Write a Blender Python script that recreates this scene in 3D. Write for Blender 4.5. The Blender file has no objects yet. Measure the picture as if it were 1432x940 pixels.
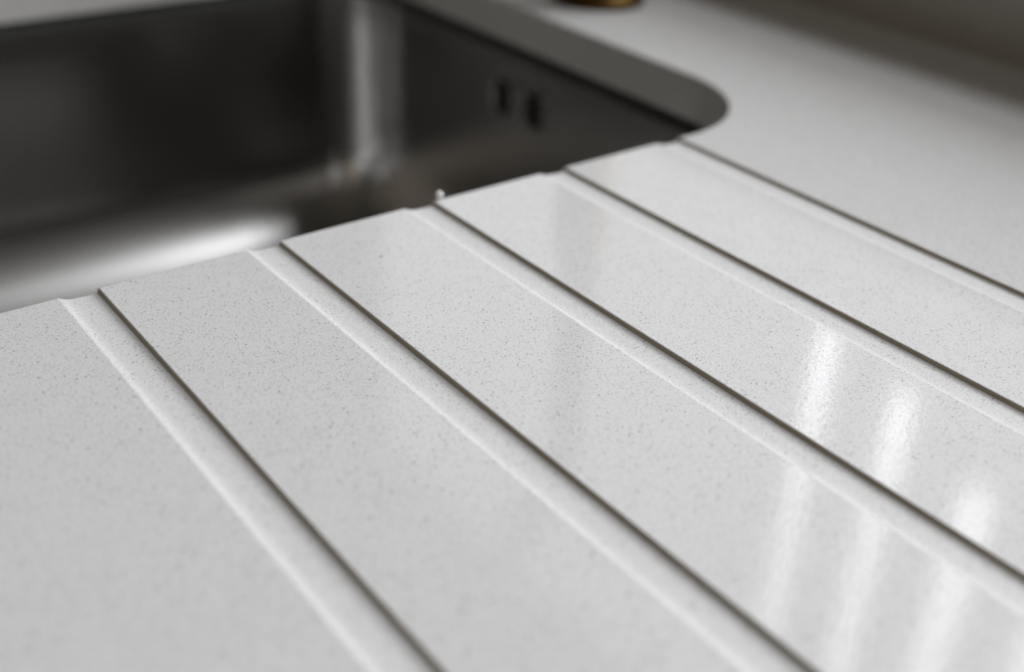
import bpy, bmesh, math
import numpy as np
from mathutils import Matrix, Vector, geometry

# ------------------------------------------------------------------ units
# Positions below are written in u; 1 u = 1.11 mm (groove pitch 50 u = 55.5 mm, slab 18 u = 20 mm).
U = 0.00111
scene = bpy.context.scene

# ------------------------------------------------------------------ camera
cam_data = bpy.data.cameras.new('camera')
cam = bpy.data.objects.new('camera', cam_data)
scene.collection.objects.link(cam)
right = Vector((0.79942968, -0.59940702, 0.04029157))
up = Vector((0.27721371, 0.42755773, 0.86043416))
back = Vector((-0.53297725, -0.67668723, 0.50796619))
M = Matrix((right, up, back)).transposed().to_4x4()
M.translation = Vector((-76.74, -265.35, 142.05)) * U
cam.matrix_world = M
cam_data.sensor_fit = 'HORIZONTAL'
cam_data.sensor_width = 36.0
cam_data.lens = 41.18
cam_data.clip_start = 0.005
cam_data.clip_end = 50
cam_data.dof.use_dof = True
cam_data.dof.focus_distance = 276 * U
cam_data.dof.aperture_fstop = 5.4
cam_data.dof.aperture_blades = 0
scene.camera = cam

# ------------------------------------------------------------------ world, lamps, exposure
world = bpy.data.worlds.new('World')
scene.world = world
world.use_nodes = True
bg = world.node_tree.nodes['Background']
bg.inputs['Color'].default_value = (1.0, 0.90, 0.74, 1)
bg.inputs['Strength'].default_value = 0.055

def area(name, loc, target, sx, sy, radiance, col=(1, 1, 1)):
    """Rectangular lamp; radiance in scene-linear units, sizes and positions in u."""
    ld = bpy.data.lights.new(name, 'AREA')
    ld.shape = 'RECTANGLE'
    ld.size, ld.size_y = sx * U, sy * U
    ld.energy = radiance * math.pi * ld.size * ld.size_y
    ld.color = col
    o = bpy.data.objects.new(name, ld)
    scene.collection.objects.link(o)
    o.location = Vector(loc) * U
    d = (Vector(target) - Vector(loc)).normalized()
    o.rotation_euler = d.to_track_quat('-Z', 'Y').to_euler()
    return o

DAY = (0.962, 0.975, 1.0)
# window over the worktop: its lower half hazy, the bright gaps between its uprights, open sky in the upper half
area('window_light', (840, 540, 650), (0, 540, 650), 1440, 1000, 0.75, DAY)
area('side_fill_light', (860, -210, 560), (0, -210, 560), 520, 540, 9.6, DAY)  # added fill panel, kept out of the reflections; widens the soft shadow by the upstand
for yy, z0, wd in ((347, 440, 25), (248, 465, 28), (150, 520, 34), (52, 560, 36)):
    area('window_gap_light', (815, yy, (z0 + 1200) / 2), (0, yy, (z0 + 1200) / 2), wd, 1200 - z0, 4.3, DAY)
area('window_sky_light', (1400, -50, 2500), (0, -50, 2500), 1100, 1200, 13.0, DAY)
# daylight of the room behind and beside the camera
area('room_light', (-250, -1500, 850), (100, 150, -50), 240, 900, 2.0, (1.0, 0.95, 0.90))
area('room_light', (-1300, -900, 900), (0, 0, 0), 900, 900, 0.45, (1.0, 0.86, 0.70))

scene.view_settings.view_transform = 'Standard'
scene.view_settings.look = 'None'
scene.view_settings.exposure = 0.06
scene.view_settings.gamma = 1.0
scene.view_settings.use_curve_mapping = False
scene.cycles.use_denoising = True
scene.cycles.max_bounces = 10
scene.cycles.glossy_bounces = 6
scene.cycles.caustics_reflective = True

# ------------------------------------------------------------------ materials
def new_mat(name):
    m = bpy.data.materials.new(name)
    m.use_nodes = True
    nt = m.node_tree
    return m, nt, nt.nodes['Principled BSDF']

def node(nt, kind, **kw):
    n = nt.nodes.new(kind)
    for k, v in kw.items():
        if k in n.inputs.keys() if hasattr(n.inputs, 'keys') else False:
            n.inputs[k].default_value = v
        else:
            setattr(n, k, v)
    return n

def quartz(name, rough, bump, spec=0.5, tone=1.0):
    m, nt, b = new_mat(name)
    L = nt.links.new
    tc = node(nt, 'ShaderNodeTexCoord')
    # specks: a random part of the cells carries a small dark grain
    def specks(scale, density, size):
        v = node(nt, 'ShaderNodeTexVoronoi')
        v.inputs['Scale'].default_value = scale
        L(tc.outputs['Object'], v.inputs['Vector'])
        sep = node(nt, 'ShaderNodeSeparateColor')
        L(v.outputs['Color'], sep.inputs['Color'])
        pick = node(nt, 'ShaderNodeMath', operation='LESS_THAN')
        cl = node(nt, 'ShaderNodeTexNoise'); cl.inputs['Scale'].default_value = 140; cl.inputs['Detail'].default_value = 2
        L(tc.outputs['Object'], cl.inputs['Vector'])
        dn = node(nt, 'ShaderNodeMapRange'); L(cl.outputs['Fac'], dn.inputs['Value'])
        dn.inputs['From Min'].default_value = 0.3; dn.inputs['From Max'].default_value = 0.7
        dn.inputs['To Min'].default_value = density * 0.6; dn.inputs['To Max'].default_value = density * 1.4
        L(sep.outputs['Red'], pick.inputs[0]); L(dn.outputs['Result'], pick.inputs[1])
        rad = node(nt, 'ShaderNodeMapRange')
        L(sep.outputs['Green'], rad.inputs['Value'])
        rad.inputs['To Min'].default_value = size * 0.45
        rad.inputs['To Max'].default_value = size
        q = node(nt, 'ShaderNodeMath', operation='DIVIDE')
        L(v.outputs['Distance'], q.inputs[0]); L(rad.outputs['Result'], q.inputs[1])
        e = node(nt, 'ShaderNodeMapRange')
        L(q.outputs[0], e.inputs['Value'])
        e.inputs['From Min'].default_value = 0.6; e.inputs['From Max'].default_value = 1.0
        e.inputs['To Min'].default_value = 1.0; e.inputs['To Max'].default_value = 0.0
        mul = node(nt, 'ShaderNodeMath', operation='MULTIPLY')
        L(e.outputs['Result'], mul.inputs[0]); L(pick.outputs[0], mul.inputs[1])
        return mul.outputs[0], sep.outputs['Blue']
    n1 = node(nt, 'ShaderNodeTexNoise'); n1.inputs['Scale'].default_value = 55; n1.inputs['Detail'].default_value = 4
    L(tc.outputs['Object'], n1.inputs['Vector'])
    base = node(nt, 'ShaderNodeMix', data_type='RGBA')
    base.inputs['A'].default_value = (0.725 * tone, 0.723 * tone, 0.722 * tone, 1)
    base.inputs['B'].default_value = (0.765 * tone, 0.763 * tone, 0.762 * tone, 1)
    L(n1.outputs['Fac'], base.inputs['Factor'])
    n2 = node(nt, 'ShaderNodeTexNoise'); n2.inputs['Scale'].default_value = 1500; n2.inputs['Detail'].default_value = 2
    L(tc.outputs['Object'], n2.inputs['Vector'])
    fine = node(nt, 'ShaderNodeMapRange')
    L(n2.outputs['Fac'], fine.inputs['Value'])
    fine.inputs['From Min'].default_value = 0.3; fine.inputs['From Max'].default_value = 0.7
    fine.inputs['To Min'].default_value = 0.91; fine.inputs['To Max'].default_value = 1.04
    bm_ = node(nt, 'ShaderNodeMix', data_type='RGBA', blend_type='MULTIPLY')
    bm_.inputs['Factor'].default_value = 1.0
    L(base.outputs['Result'], bm_.inputs['A']); L(fine.outputs['Result'], bm_.inputs['B'])
    s1, h1 = specks(1900, 0.80, 0.44)
    s2, h2 = specks(950, 0.16, 0.36)
    s3, h3 = specks(120, 0.05, 0.075)
    grain = node(nt, 'ShaderNodeMix', data_type='RGBA')
    grain.inputs['A'].default_value = (0.34, 0.305, 0.26, 1)
    grain.inputs['B'].default_value = (0.50, 0.49, 0.47, 1)
    L(h1, grain.inputs['Factor'])
    c1 = node(nt, 'ShaderNodeMix', data_type='RGBA')
    L(s1, c1.inputs['Factor']); L(bm_.outputs['Result'], c1.inputs['A']); L(grain.outputs['Result'], c1.inputs['B'])
    c2 = node(nt, 'ShaderNodeMix', data_type='RGBA')
    L(s2, c2.inputs['Factor']); L(c1.outputs['Result'], c2.inputs['A']); c2.inputs['B'].default_value = (0.30, 0.285, 0.26, 1)
    c3 = node(nt, 'ShaderNodeMix', data_type='RGBA')
    L(s3, c3.inputs['Factor']); L(c2.outputs['Result'], c3.inputs['A']); c3.inputs['B'].default_value = (0.26, 0.13, 0.07, 1)
    L(c3.outputs['Result'], b.inputs['Base Color'])
    n3 = node(nt, 'ShaderNodeTexNoise'); n3.inputs['Scale'].default_value = 600; n3.inputs['Detail'].default_value = 3
    L(tc.outputs['Object'], n3.inputs['Vector'])
    bp = node(nt, 'ShaderNodeBump'); bp.inputs['Strength'].default_value = bump; bp.inputs['Distance'].default_value = 0.0002
    L(n3.outputs['Fac'], bp.inputs['Height']); L(bp.outputs['Normal'], b.inputs['Normal'])
    n4 = node(nt, 'ShaderNodeTexNoise'); n4.inputs['Scale'].default_value = 34; n4.inputs['Detail'].default_value = 5
    L(tc.outputs['Object'], n4.inputs['Vector'])
    rr = node(nt, 'ShaderNodeMapRange'); L(n4.outputs['Fac'], rr.inputs['Value'])
    rr.inputs['To Min'].default_value = rough * 0.75; rr.inputs['To Max'].default_value = rough * 1.7
    L(rr.outputs['Result'], b.inputs['Roughness'])
    b.inputs['IOR'].default_value = 1.5
    b.inputs['Specular IOR Level'].default_value = spec
    return m

QUARTZ = quartz('white_quartz_polished', 0.06, 0.11)
QUARTZ_CUT = quartz('white_quartz_satin', 0.50, 0.12, 0.25, 0.94)

def steel(name, rough, aniso):
    m, nt, b = new_mat(name)
    L = nt.links.new
    b.inputs['Metallic'].default_value = 1.0
    tc = node(nt, 'ShaderNodeTexCoord')
    mp = node(nt, 'ShaderNodeMapping'); mp.inputs['Scale'].default_value = (6, 6, 1400)
    L(tc.outputs['Object'], mp.inputs['Vector'])
    n = node(nt, 'ShaderNodeTexNoise'); n.inputs['Scale'].default_value = 1.0; n.inputs['Detail'].default_value = 3
    L(mp.outputs['Vector'], n.inputs['Vector'])
    c = node(nt, 'ShaderNodeMix', data_type='RGBA')
    c.inputs['A'].default_value = (0.39, 0.385, 0.375, 1); c.inputs['B'].default_value = (0.46, 0.455, 0.45, 1)
    L(n.outputs['Fac'], c.inputs['Factor']); L(c.outputs['Result'], b.inputs['Base Color'])
    r = node(nt, 'ShaderNodeMapRange'); L(n.outputs['Fac'], r.inputs['Value'])
    r.inputs['To Min'].default_value = rough * 0.85; r.inputs['To Max'].default_value = rough * 1.15
    rough_out = r.outputs['Result']
    L(rough_out, b.inputs['Roughness'])
    if aniso:
        # brushed along the walls, fading to an even satin where the sheet turns into the floor
        g = node(nt, 'ShaderNodeNewGeometry')
        sx = node(nt, 'ShaderNodeSeparateXYZ'); L(g.outputs['Normal'], sx.inputs['Vector'])
        ab = node(nt, 'ShaderNodeMath', operation='ABSOLUTE'); L(sx.outputs['Z'], ab.inputs[0])
        an = node(nt, 'ShaderNodeMapRange', interpolation_type='SMOOTHSTEP'); L(ab.outputs[0], an.inputs['Value'])
        an.inputs['From Min'].default_value = 0.0; an.inputs['From Max'].default_value = 0.75
        an.inputs['To Min'].default_value = aniso; an.inputs['To Max'].default_value = 0.0
        L(an.outputs['Result'], b.inputs['Anisotropic'])
        rz = node(nt, 'ShaderNodeMapRange', interpolation_type='SMOOTHSTEP'); L(ab.outputs[0], rz.inputs['Value'])
        rz.inputs['From Min'].default_value = 0.1; rz.inputs['From Max'].default_value = 0.8
        rz.inputs['To Min'].default_value = 1.0; rz.inputs['To Max'].default_value = 1.85
        rm = node(nt, 'ShaderNodeMath', operation='MULTIPLY'); L(rough_out, rm.inputs[0]); L(rz.outputs['Result'], rm.inputs[1])
        L(rm.outputs[0], b.inputs['Roughness'])
        b.inputs['Anisotropic Rotation'].default_value = 0.25
        t = node(nt, 'ShaderNodeTangent', direction_type='RADIAL', axis='Z')
        L(t.outputs['Tangent'], b.inputs['Tangent'])
    return m

STEEL = steel('brushed_steel', 0.21, 0.8)
STEEL_FLOOR = steel('satin_steel', 0.29, 0.0)

def plain(name, col, rough, metal=0.0):
    m, nt, b = new_mat(name)
    tc = node(nt, 'ShaderNodeTexCoord')
    n = node(nt, 'ShaderNodeTexNoise'); n.inputs['Scale'].default_value = 60; n.inputs['Detail'].default_value = 4
    nt.links.new(tc.outputs['Object'], n.inputs['Vector'])
    c = node(nt, 'ShaderNodeMix', data_type='RGBA')
    c.inputs['A'].default_value = tuple(x * 0.88 for x in col) + (1,)
    c.inputs['B'].default_value = tuple(min(1, x * 1.1) for x in col) + (1,)
    nt.links.new(n.outputs['Fac'], c.inputs['Factor'])
    nt.links.new(c.outputs['Result'], b.inputs['Base Color'])
    b.inputs['Roughness'].default_value = rough
    b.inputs['Metallic'].default_value = metal
    return m

BRASS = plain('aged_brass', (0.10, 0.06, 0.018), 0.4, 1.0)
WALL_SHADE = plain('groove_wall_shade', (0.38, 0.33, 0.245), 0.6)     # shade painted in brown along the steep side of each groove
HOLE_DARK = plain('hole_dark', (0.01, 0.01, 0.01), 0.6)  # painted darkness inside the overflow slots
SILICONE = plain('grey_sealant', (0.05, 0.05, 0.047), 0.75)
UPSTAND = plain('greige_stone', (0.46, 0.44, 0.40), 0.3)

GLINT_WHITE = plain('drop_glint_white', (0.88, 0.88, 0.88), 0.08)  # white body colour stands in for the glint on a water drop
_b = GLINT_WHITE.node_tree.nodes['Principled BSDF']
_b.inputs['Subsurface Weight'].default_value = 1.0
_b.inputs['Subsurface Radius'].default_value = (1, 1, 1)
_b.inputs['Subsurface Scale'].default_value = 0.0015

# ------------------------------------------------------------------ helpers
def link(o, parent=None):
    scene.collection.objects.link(o)
    if parent is not None:
        o.parent = parent
    return o

def mesh_obj(name, verts, faces, mats, parent=None, smooth=True, mat_idx=None, scale=U):
    me = bpy.data.meshes.new(name)
    me.from_pydata([tuple(c * scale for c in v) for v in verts], [], faces)
    for mm in (mats if isinstance(mats, (list, tuple)) else [mats]):
        me.materials.append(mm)
    for i, p in enumerate(me.polygons):
        p.use_smooth = smooth[i] if isinstance(smooth, list) else smooth
        if mat_idx:
            p.material_index = mat_idx[i]
    me.update()
    return link(bpy.data.objects.new(name, me), parent)

def thing(name, label, cat, loc=(0, 0, 0)):
    o = bpy.data.objects.new(name, None)
    o.empty_display_size = 0.02
    scene.collection.objects.link(o)
    o.location = Vector(loc) * U
    o['label'] = label
    o['category'] = cat
    return o

def rounded_rect(x0, x1, y0, y1, r, n=10, extra_y0=()):
    """Closed outline, counter-clockwise, as (x, y, nx, ny) with the outward normal."""
    pts = []
    for x in sorted(extra_y0):
        pts.append((x, y0, 0, -1))
    for cx, cy, a0 in ((x1 - r, y0 + r, -90), (x1 - r, y1 - r, 0), (x0 + r, y1 - r, 90), (x0 + r, y0 + r, 180)):
        for k in range(n + 1):
            a = math.radians(a0 + 90 * k / n)
            pts.append((cx + r * math.cos(a), cy + r * math.sin(a), math.cos(a), math.sin(a)))
    return pts

def lathe(profile, seg=32):
    verts, faces = [], []
    for r, z in profile:
        for k in range(seg):
            a = 2 * math.pi * k / seg
            verts.append((r * math.cos(a), r * math.sin(a), z))
    for i in range(len(profile) - 1):
        for k in range(seg):
            k2 = (k + 1) % seg
            faces.append((i * seg + k, i * seg + k2, (i + 1) * seg + k2, (i + 1) * seg + k))
    faces.append(tuple(range(seg))[::-1])
    faces.append(tuple((len(profile) - 1) * seg + k for k in range(seg)))
    return verts, faces

def tube(path, r, seg=20):
    verts, faces = [], []
    n = len(path)
    P = [Vector(p) for p in path]
    ref = Vector((0, 1, 0))
    for i in range(n):
        t = (P[min(i + 1, n - 1)] - P[max(i - 1, 0)]).normalized()
        a = ref.cross(t)
        if a.length < 1e-3:
            a = Vector((1, 0, 0)).cross(t)
        a.normalize(); b2 = t.cross(a)
        for k in range(seg):
            w = 2 * math.pi * k / seg
            verts.append(tuple(P[i] + a * (r * math.cos(w)) + b2 * (r * math.sin(w))))
    for i in range(n - 1):
        for k in range(seg):
            k2 = (k + 1) % seg
            faces.append((i * seg + k, i * seg + k2, (i + 1) * seg + k2, (i + 1) * seg + k))
    faces.append(tuple(range(seg))[::-1]); faces.append(tuple((n - 1) * seg + k for k in range(seg)))
    return verts, faces

# ------------------------------------------------------------------ worktop
T = 18.0                      # slab thickness
CX0, CX1, CY0, CY1, CR = -108.0, 252.0, 0.0, 303.0, 46.0     # cut-out for the sink
OX0, OX1, OY0, OY1 = -185.0, 379.0, -620.0, 620.0            # slab
RB = 1.3                      # worn arris round the cut-out
GL = 430.0                    # length of the grooves
PROFILE = [(0, 0), (.3, -.07), (.7, -.27), (1.2, -.56), (1.7, -.8), (2.4, -1.02), (3.6, -1.17), (5.2, -1.29), (7.0, -1.37), (8.5, -1.38),
           (9.25, -1.28), (9.7, -1.08), (9.92, -.84), (10.05, -.5), (10.15, -.15), (10.27, -.03), (10.45, 0)]
GROOVES = [(50.0 * i - 10.4, 50.0 * i + 0.05) for i in range(5)]

worktop = thing('worktop', 'white speckled quartz worktop with five drainer grooves running to the sink', 'worktop')

def groove_depth(x):
    for a, b_ in GROOVES:
        if a < x < b_:
            return float(np.interp(x - a, [p[0] for p in PROFILE], [p[1] for p in PROFILE]))
    return 0.0

ARRIS = [(RB * (1 - math.sin(math.radians(a))), -RB * (1 - math.cos(math.radians(a)))) for a in (0, 18, 36, 54, 72, 90)]

# grooves: profile swept from the blind end to the arris over the sink, then down the cut face
for a, b_ in GROOVES:
    ys = [(-GL, 0.0), (-GL + 4, 0.12), (-GL + 10, 0.4), (-GL + 20, 0.75), (-GL + 36, 1.0), (-200, 1), (-60, 1), (-RB, 1)]
    verts, faces = [], []
    nP = len(PROFILE)
    for y, s in ys:
        for px, pz in PROFILE:
            verts.append((a + px, y, pz * s))
    for off, dz in ARRIS[1:]:
        for px, pz in PROFILE:
            verts.append((a + px, -off, pz + dz))
    for px, pz in PROFILE:
        verts.append((a + px, 0, -T))
    rows = len(verts) // nP
    for r in range(rows - 1):
        for k in range(nP - 1):
            faces.append((r * nP + k, r * nP + k + 1, (r + 1) * nP + k + 1, (r + 1) * nP + k))
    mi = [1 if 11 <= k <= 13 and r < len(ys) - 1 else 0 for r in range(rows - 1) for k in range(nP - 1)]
    mesh_obj('drainer_groove', verts, faces, [QUARTZ_CUT, WALL_SHADE], worktop, True, mi)

# slab: flat top (with the opening), arris, cut face, sides and underside
edge_x = sorted([g for p in GROOVES for g in p])
straight = [x for x in edge_x]
outline = rounded_rect(CX0, CX1, CY0, CY1, CR, 14, straight)
# reorder so that the list runs round once: corner arcs first, then the straight pieces of the near side
n_s = len(straight)
nring = len(outline)
def is_groove_gap(p, q):
    return any(abs(p[0] - g[0]) < 1e-6 and abs(q[0] - g[1]) < 1e-6 and abs(p[1]) < 1e-6 for g in GROOVES)
# the arc that ends the outline (near-left corner) meets the first straight point; the last straight point meets the first arc
verts, faces, smooth = [], [], []
def add(v):
    verts.append(v); return len(verts) - 1
sweep = []
for x, y, nx, ny in outline:
    col = [add((x + nx * off, y + ny * off, dz)) for off, dz in ARRIS]
    col.append(add((x, y, -T)))
    sweep.append(col)
for i in range(nring):
    j = (i + 1) % nring
    if is_groove_gap(outline[i], outline[j]):
        continue
    for k in range(len(ARRIS)):
        faces.append((sweep[i][k], sweep[i][k + 1], sweep[j][k + 1], sweep[j][k])); smooth.append(k < len(ARRIS) - 1)
# top and bottom by constrained triangulation
def sheet(z, ring, with_grooves):
    pts = [(OX0, OY0), (OX1, OY0), (OX1, OY1), (OX0, OY1)]
    edges = [(0, 1), (1, 2), (2, 3), (3, 0)]
    base = len(pts)
    pts += ring
    n = len(ring)
    for i in range(n):
        j = (i + 1) % n
        edges.append((base + i, base + j))
    if with_grooves:
        for a, b_ in GROOVES:
            i0 = base + next(k for k, p in enumerate(ring) if abs(p[0] - a) < 1e-6 and abs(p[1] + RB) < 1e-6)
            i1 = base + next(k for k, p in enumerate(ring) if abs(p[0] - b_) < 1e-6 and abs(p[1] + RB) < 1e-6)
            k = len(pts); pts += [(a, -GL), (b_, -GL)]
            edges += [(i0, k), (k, k + 1), (k + 1, i1)]
    vo, eo, fo, _, _, _ = geometry.delaunay_2d_cdt([Vector(p) for p in pts], edges, [], 0, 1e-5)
    ringp = ring
    def inside(poly, x, y):
        c = False
        for i in range(len(poly)):
            x1, y1 = poly[i]; x2, y2 = poly[i - 1]
            if (y1 > y) != (y2 > y) and x < (x2 - x1) * (y - y1) / (y2 - y1) + x1:
                c = not c
        return c
    ids = [add((v.x, v.y, z)) for v in vo]
    for f in fo:
        cx = sum(vo[i].x for i in f) / len(f); cy = sum(vo[i].y for i in f) / len(f)
        if inside(ringp, cx, cy):
            continue
        if with_grooves and any(a < cx < b_ and -GL < cy < 0 for a, b_ in GROOVES):
            continue
        ff = [ids[i] for i in f]
        if z < 0:
            ff = ff[::-1]
        faces.append(tuple(ff)); smooth.append(False)
sheet(0.0, [(x + nx * RB, y + ny * RB) for x, y, nx, ny in outline], True)
sheet(-T, [(x, y) for x, y, nx, ny in outline], False)
oc = [(OX0, OY0), (OX1, OY0), (OX1, OY1), (OX0, OY1)]
tops = [add((x, y, 0)) for x, y in oc]; bots = [add((x, y, -T)) for x, y in oc]
for i in range(4):
    j = (i + 1) % 4
    faces.append((tops[i], bots[i], bots[j], tops[j])); smooth.append(False)
slab = mesh_obj('slab', verts, faces, QUARTZ, worktop, smooth)

# ------------------------------------------------------------------ upstand along the wall
ups = []
H = 106.0
prof = [(OX1 + 0.3, 0.15), (OX1 + 0.3, H - 1.5), (OX1 + 0.75, H - 0.45), (OX1 + 1.8, H), (OX1 + T, H), (OX1 + T, 0.15)]
v = [(x, y, z) for y in (OY0, OY1) for x, z in prof]
n = len(prof)
f = [(i, (i + 1) % n, n + (i + 1) % n, n + i) for i in range(n)] + [tuple(range(n))[::-1], tuple(range(n, 2 * n))]
o = mesh_obj('upstand', v, f, UPSTAND, None, False)
o['label'] = 'plain grey stone upstand along the back edge of the worktop behind the tap'
o['category'] = 'upstand'

# ------------------------------------------------------------------ sink
BX0, BX1, BY0, BY1 = -110.0, 254.5, -3.0, 304.5
BR, FLOOR, FR = 34.0, -155.0, 48.0
sink = thing('kitchen_sink', 'brushed stainless steel undermount sink set below the worktop cut-out', 'sink', (0, 0, 0))
def ring(inset, r, z):
    return [(x, y, z) for x, y, _, _ in rounded_rect(BX0 + inset, BX1 - inset, BY0 + inset, BY1 - inset, max(r - inset * 0.55, 6), 12)]
levels = []
for k in range(6):                       # the sheet bends out into the flange under the slab
    a = math.radians(90 * k / 5)
    levels.append((-7.5 * (1 - math.sin(a)), BR, -T - 0.4 - 7.5 * (1 - math.cos(a))))
for z in (-40, -70, -95):
    levels.append((0.6 + (-z - 20) * 0.012, BR, z))
z_top = FLOOR + FR
for k in range(0, 10):
    a = math.radians(90 * k / 9)
    levels.append((1.8 + FR * (1 - math.cos(a)), BR, z_top - FR * math.sin(a)))
verts, faces, mi = [], [], []
# flange lying against the underside of the slab
fl = [(x, y, -T - 0.25) for x, y, _, _ in rounded_rect(BX0 - 20, BX1 + 20, BY0 - 20, BY1 + 30, BR + 20, 12)]
rings = [fl] + [ring(*l) for l in levels]
nr = len(fl)
for rg in rings:
    verts += rg
for i in range(len(rings) - 1):
    for k in range(nr):
        k2 = (k + 1) % nr
        faces.append((i * nr + k, i * nr + k2, (i + 1) * nr + k2, (i + 1) * nr + k))
        mi.append(1 if i >= 9 else 0)
# floor, falling slightly towards the waste
WX, WY, WR = 73.0, 150.0, 42.0
last = (len(rings) - 1) * nr
wv = len(verts)
for k in range(nr):
    p = verts[last + k]
    d = Vector((p[0] - WX, p[1] - WY)).normalized()
    verts.append((WX + d.x * WR, WY + d.y * WR, FLOOR - 2.0))
for k in range(nr):
    k2 = (k + 1) % nr
    faces.append((last + k, last + k2, wv + k2, wv + k)); mi.append(1)
bowl = mesh_obj('bowl', verts, faces, STEEL, sink, True)
# sealant bead in the joint between slab and bowl
lo = [ring(0.35, BR, -T - 7.2), ring(0.25, BR, -T - 6.5), ring(-0.6, BR, -T - 3.5), ring(-3.5, BR, -T - 0.1)]
mesh_obj('sealant_joint', [p for r_ in lo for p in r_],
         [(i * nr + (k + 1) % nr, i * nr + k, (i + 1) * nr + k, (i + 1) * nr + (k + 1) % nr) for i in range(3) for k in range(nr)], SILICONE, sink)
# waste fitting in the floor
pv, pf = lathe([(WR + 3, -0.2), (WR + 3, 0.5), (WR + 1, 1.0), (WR - 5, 0.6), (WR - 7, -2), (WR - 8, -6), (22, -7), (20, -5.2), (6, -4.6), (5, 4), (3.5, 5)])
waste = mesh_obj('waste_strainer', [(x + WX, y + WY, z + FLOOR - 2.0) for x, y, z in pv], pf, STEEL_FLOOR, sink)

# overflow: two upright slots on the wall by the tap, their dark depth painted black
def slot(cy, cz, w, h):
    x = BX1 - 1.45
    pts = []
    r = w / 2 * 0.5
    for sy, sz, a0 in ((1, 1, 0), (-1, 1, 90), (-1, -1, 180), (1, -1, 270)):
        for k in range(5):
            a = math.radians(a0 + 90 * k / 4)
            pts.append((cy + sy * (w / 2 - r) + r * math.cos(a), cz + sz * (h / 2 - r) + r * math.sin(a)))
    n = len(pts)
    def rg(x, s):
        return [(x, cy + (p[0] - cy) * s, cz + (p[1] - cz) * s) for p in pts]
    v = rg(x + 1.8, 1.12) + rg(x - 0.5, 1.12) + rg(x - 0.65, 1.04) + rg(x - 0.1, 0.95)
    f = [(i * n + k, i * n + (k + 1) % n, (i + 1) * n + (k + 1) % n, (i + 1) * n + k) for i in range(3) for k in range(n)]
    mi = [0] * len(f)
    f.append(tuple(3 * n + k for k in range(n))); mi.append(1)
    return mesh_obj('overflow_slot', v, f, [STEEL, HOLE_DARK], sink, False, mi)
slot(169.0, -46.5, 15.0, 16.5)
slot(145.0, -46.0, 15.0, 16.5)

# ------------------------------------------------------------------ tap
TX, TY = 293.5, 150.5
tap = thing('kitchen_tap', 'brass tap standing on the worktop between sink and upstand', 'tap', (TX, TY, 0))
v, f = lathe([(21, 0.1), (21.5, 0.8), (21.5, 3.4), (20.6, 4.6), (16, 5.2), (15, 6.0)])
mesh_obj('base', v, f, BRASS, tap)
v, f = lathe([(14.5, 5.6), (14.5, 92), (13.6, 94), (13.6, 95), (14.5, 97), (14.5, 128), (12, 131)])
mesh_obj('body', v, f, BRASS, tap)
path = [(0, 0, 128), (0, 0, 250)] + [(-85 + 85 * math.cos(math.radians(a)), 0, 250 + 85 * math.sin(math.radians(a))) for a in range(10, 181, 10)] + [(-170, 0, 215)]
v, f = tube(path, 10)
mesh_obj('spout', v, f, BRASS, tap)
v, f = tube([(0, 13, 76), (0, 30, 78), (0, 78, 92)], 4.2)
mesh_obj('lever', v, f, BRASS, tap)

# ------------------------------------------------------------------ a bead on the arris
prof = [(max(0.02, 1.2 * math.sin(math.radians(a))), 0.95 + 1.2 * math.cos(math.radians(a))) for a in range(0, 156, 12)]
v, f = lathe(prof[::-1], 24)
o = mesh_obj('droplet', v, f, GLINT_WHITE, None, True)
o.location = Vector((102.3, -0.2, 0.15)) * U
o['label'] = 'tiny bead with a painted white glint on the sink edge at the end of a groove'
o['category'] = 'droplet'
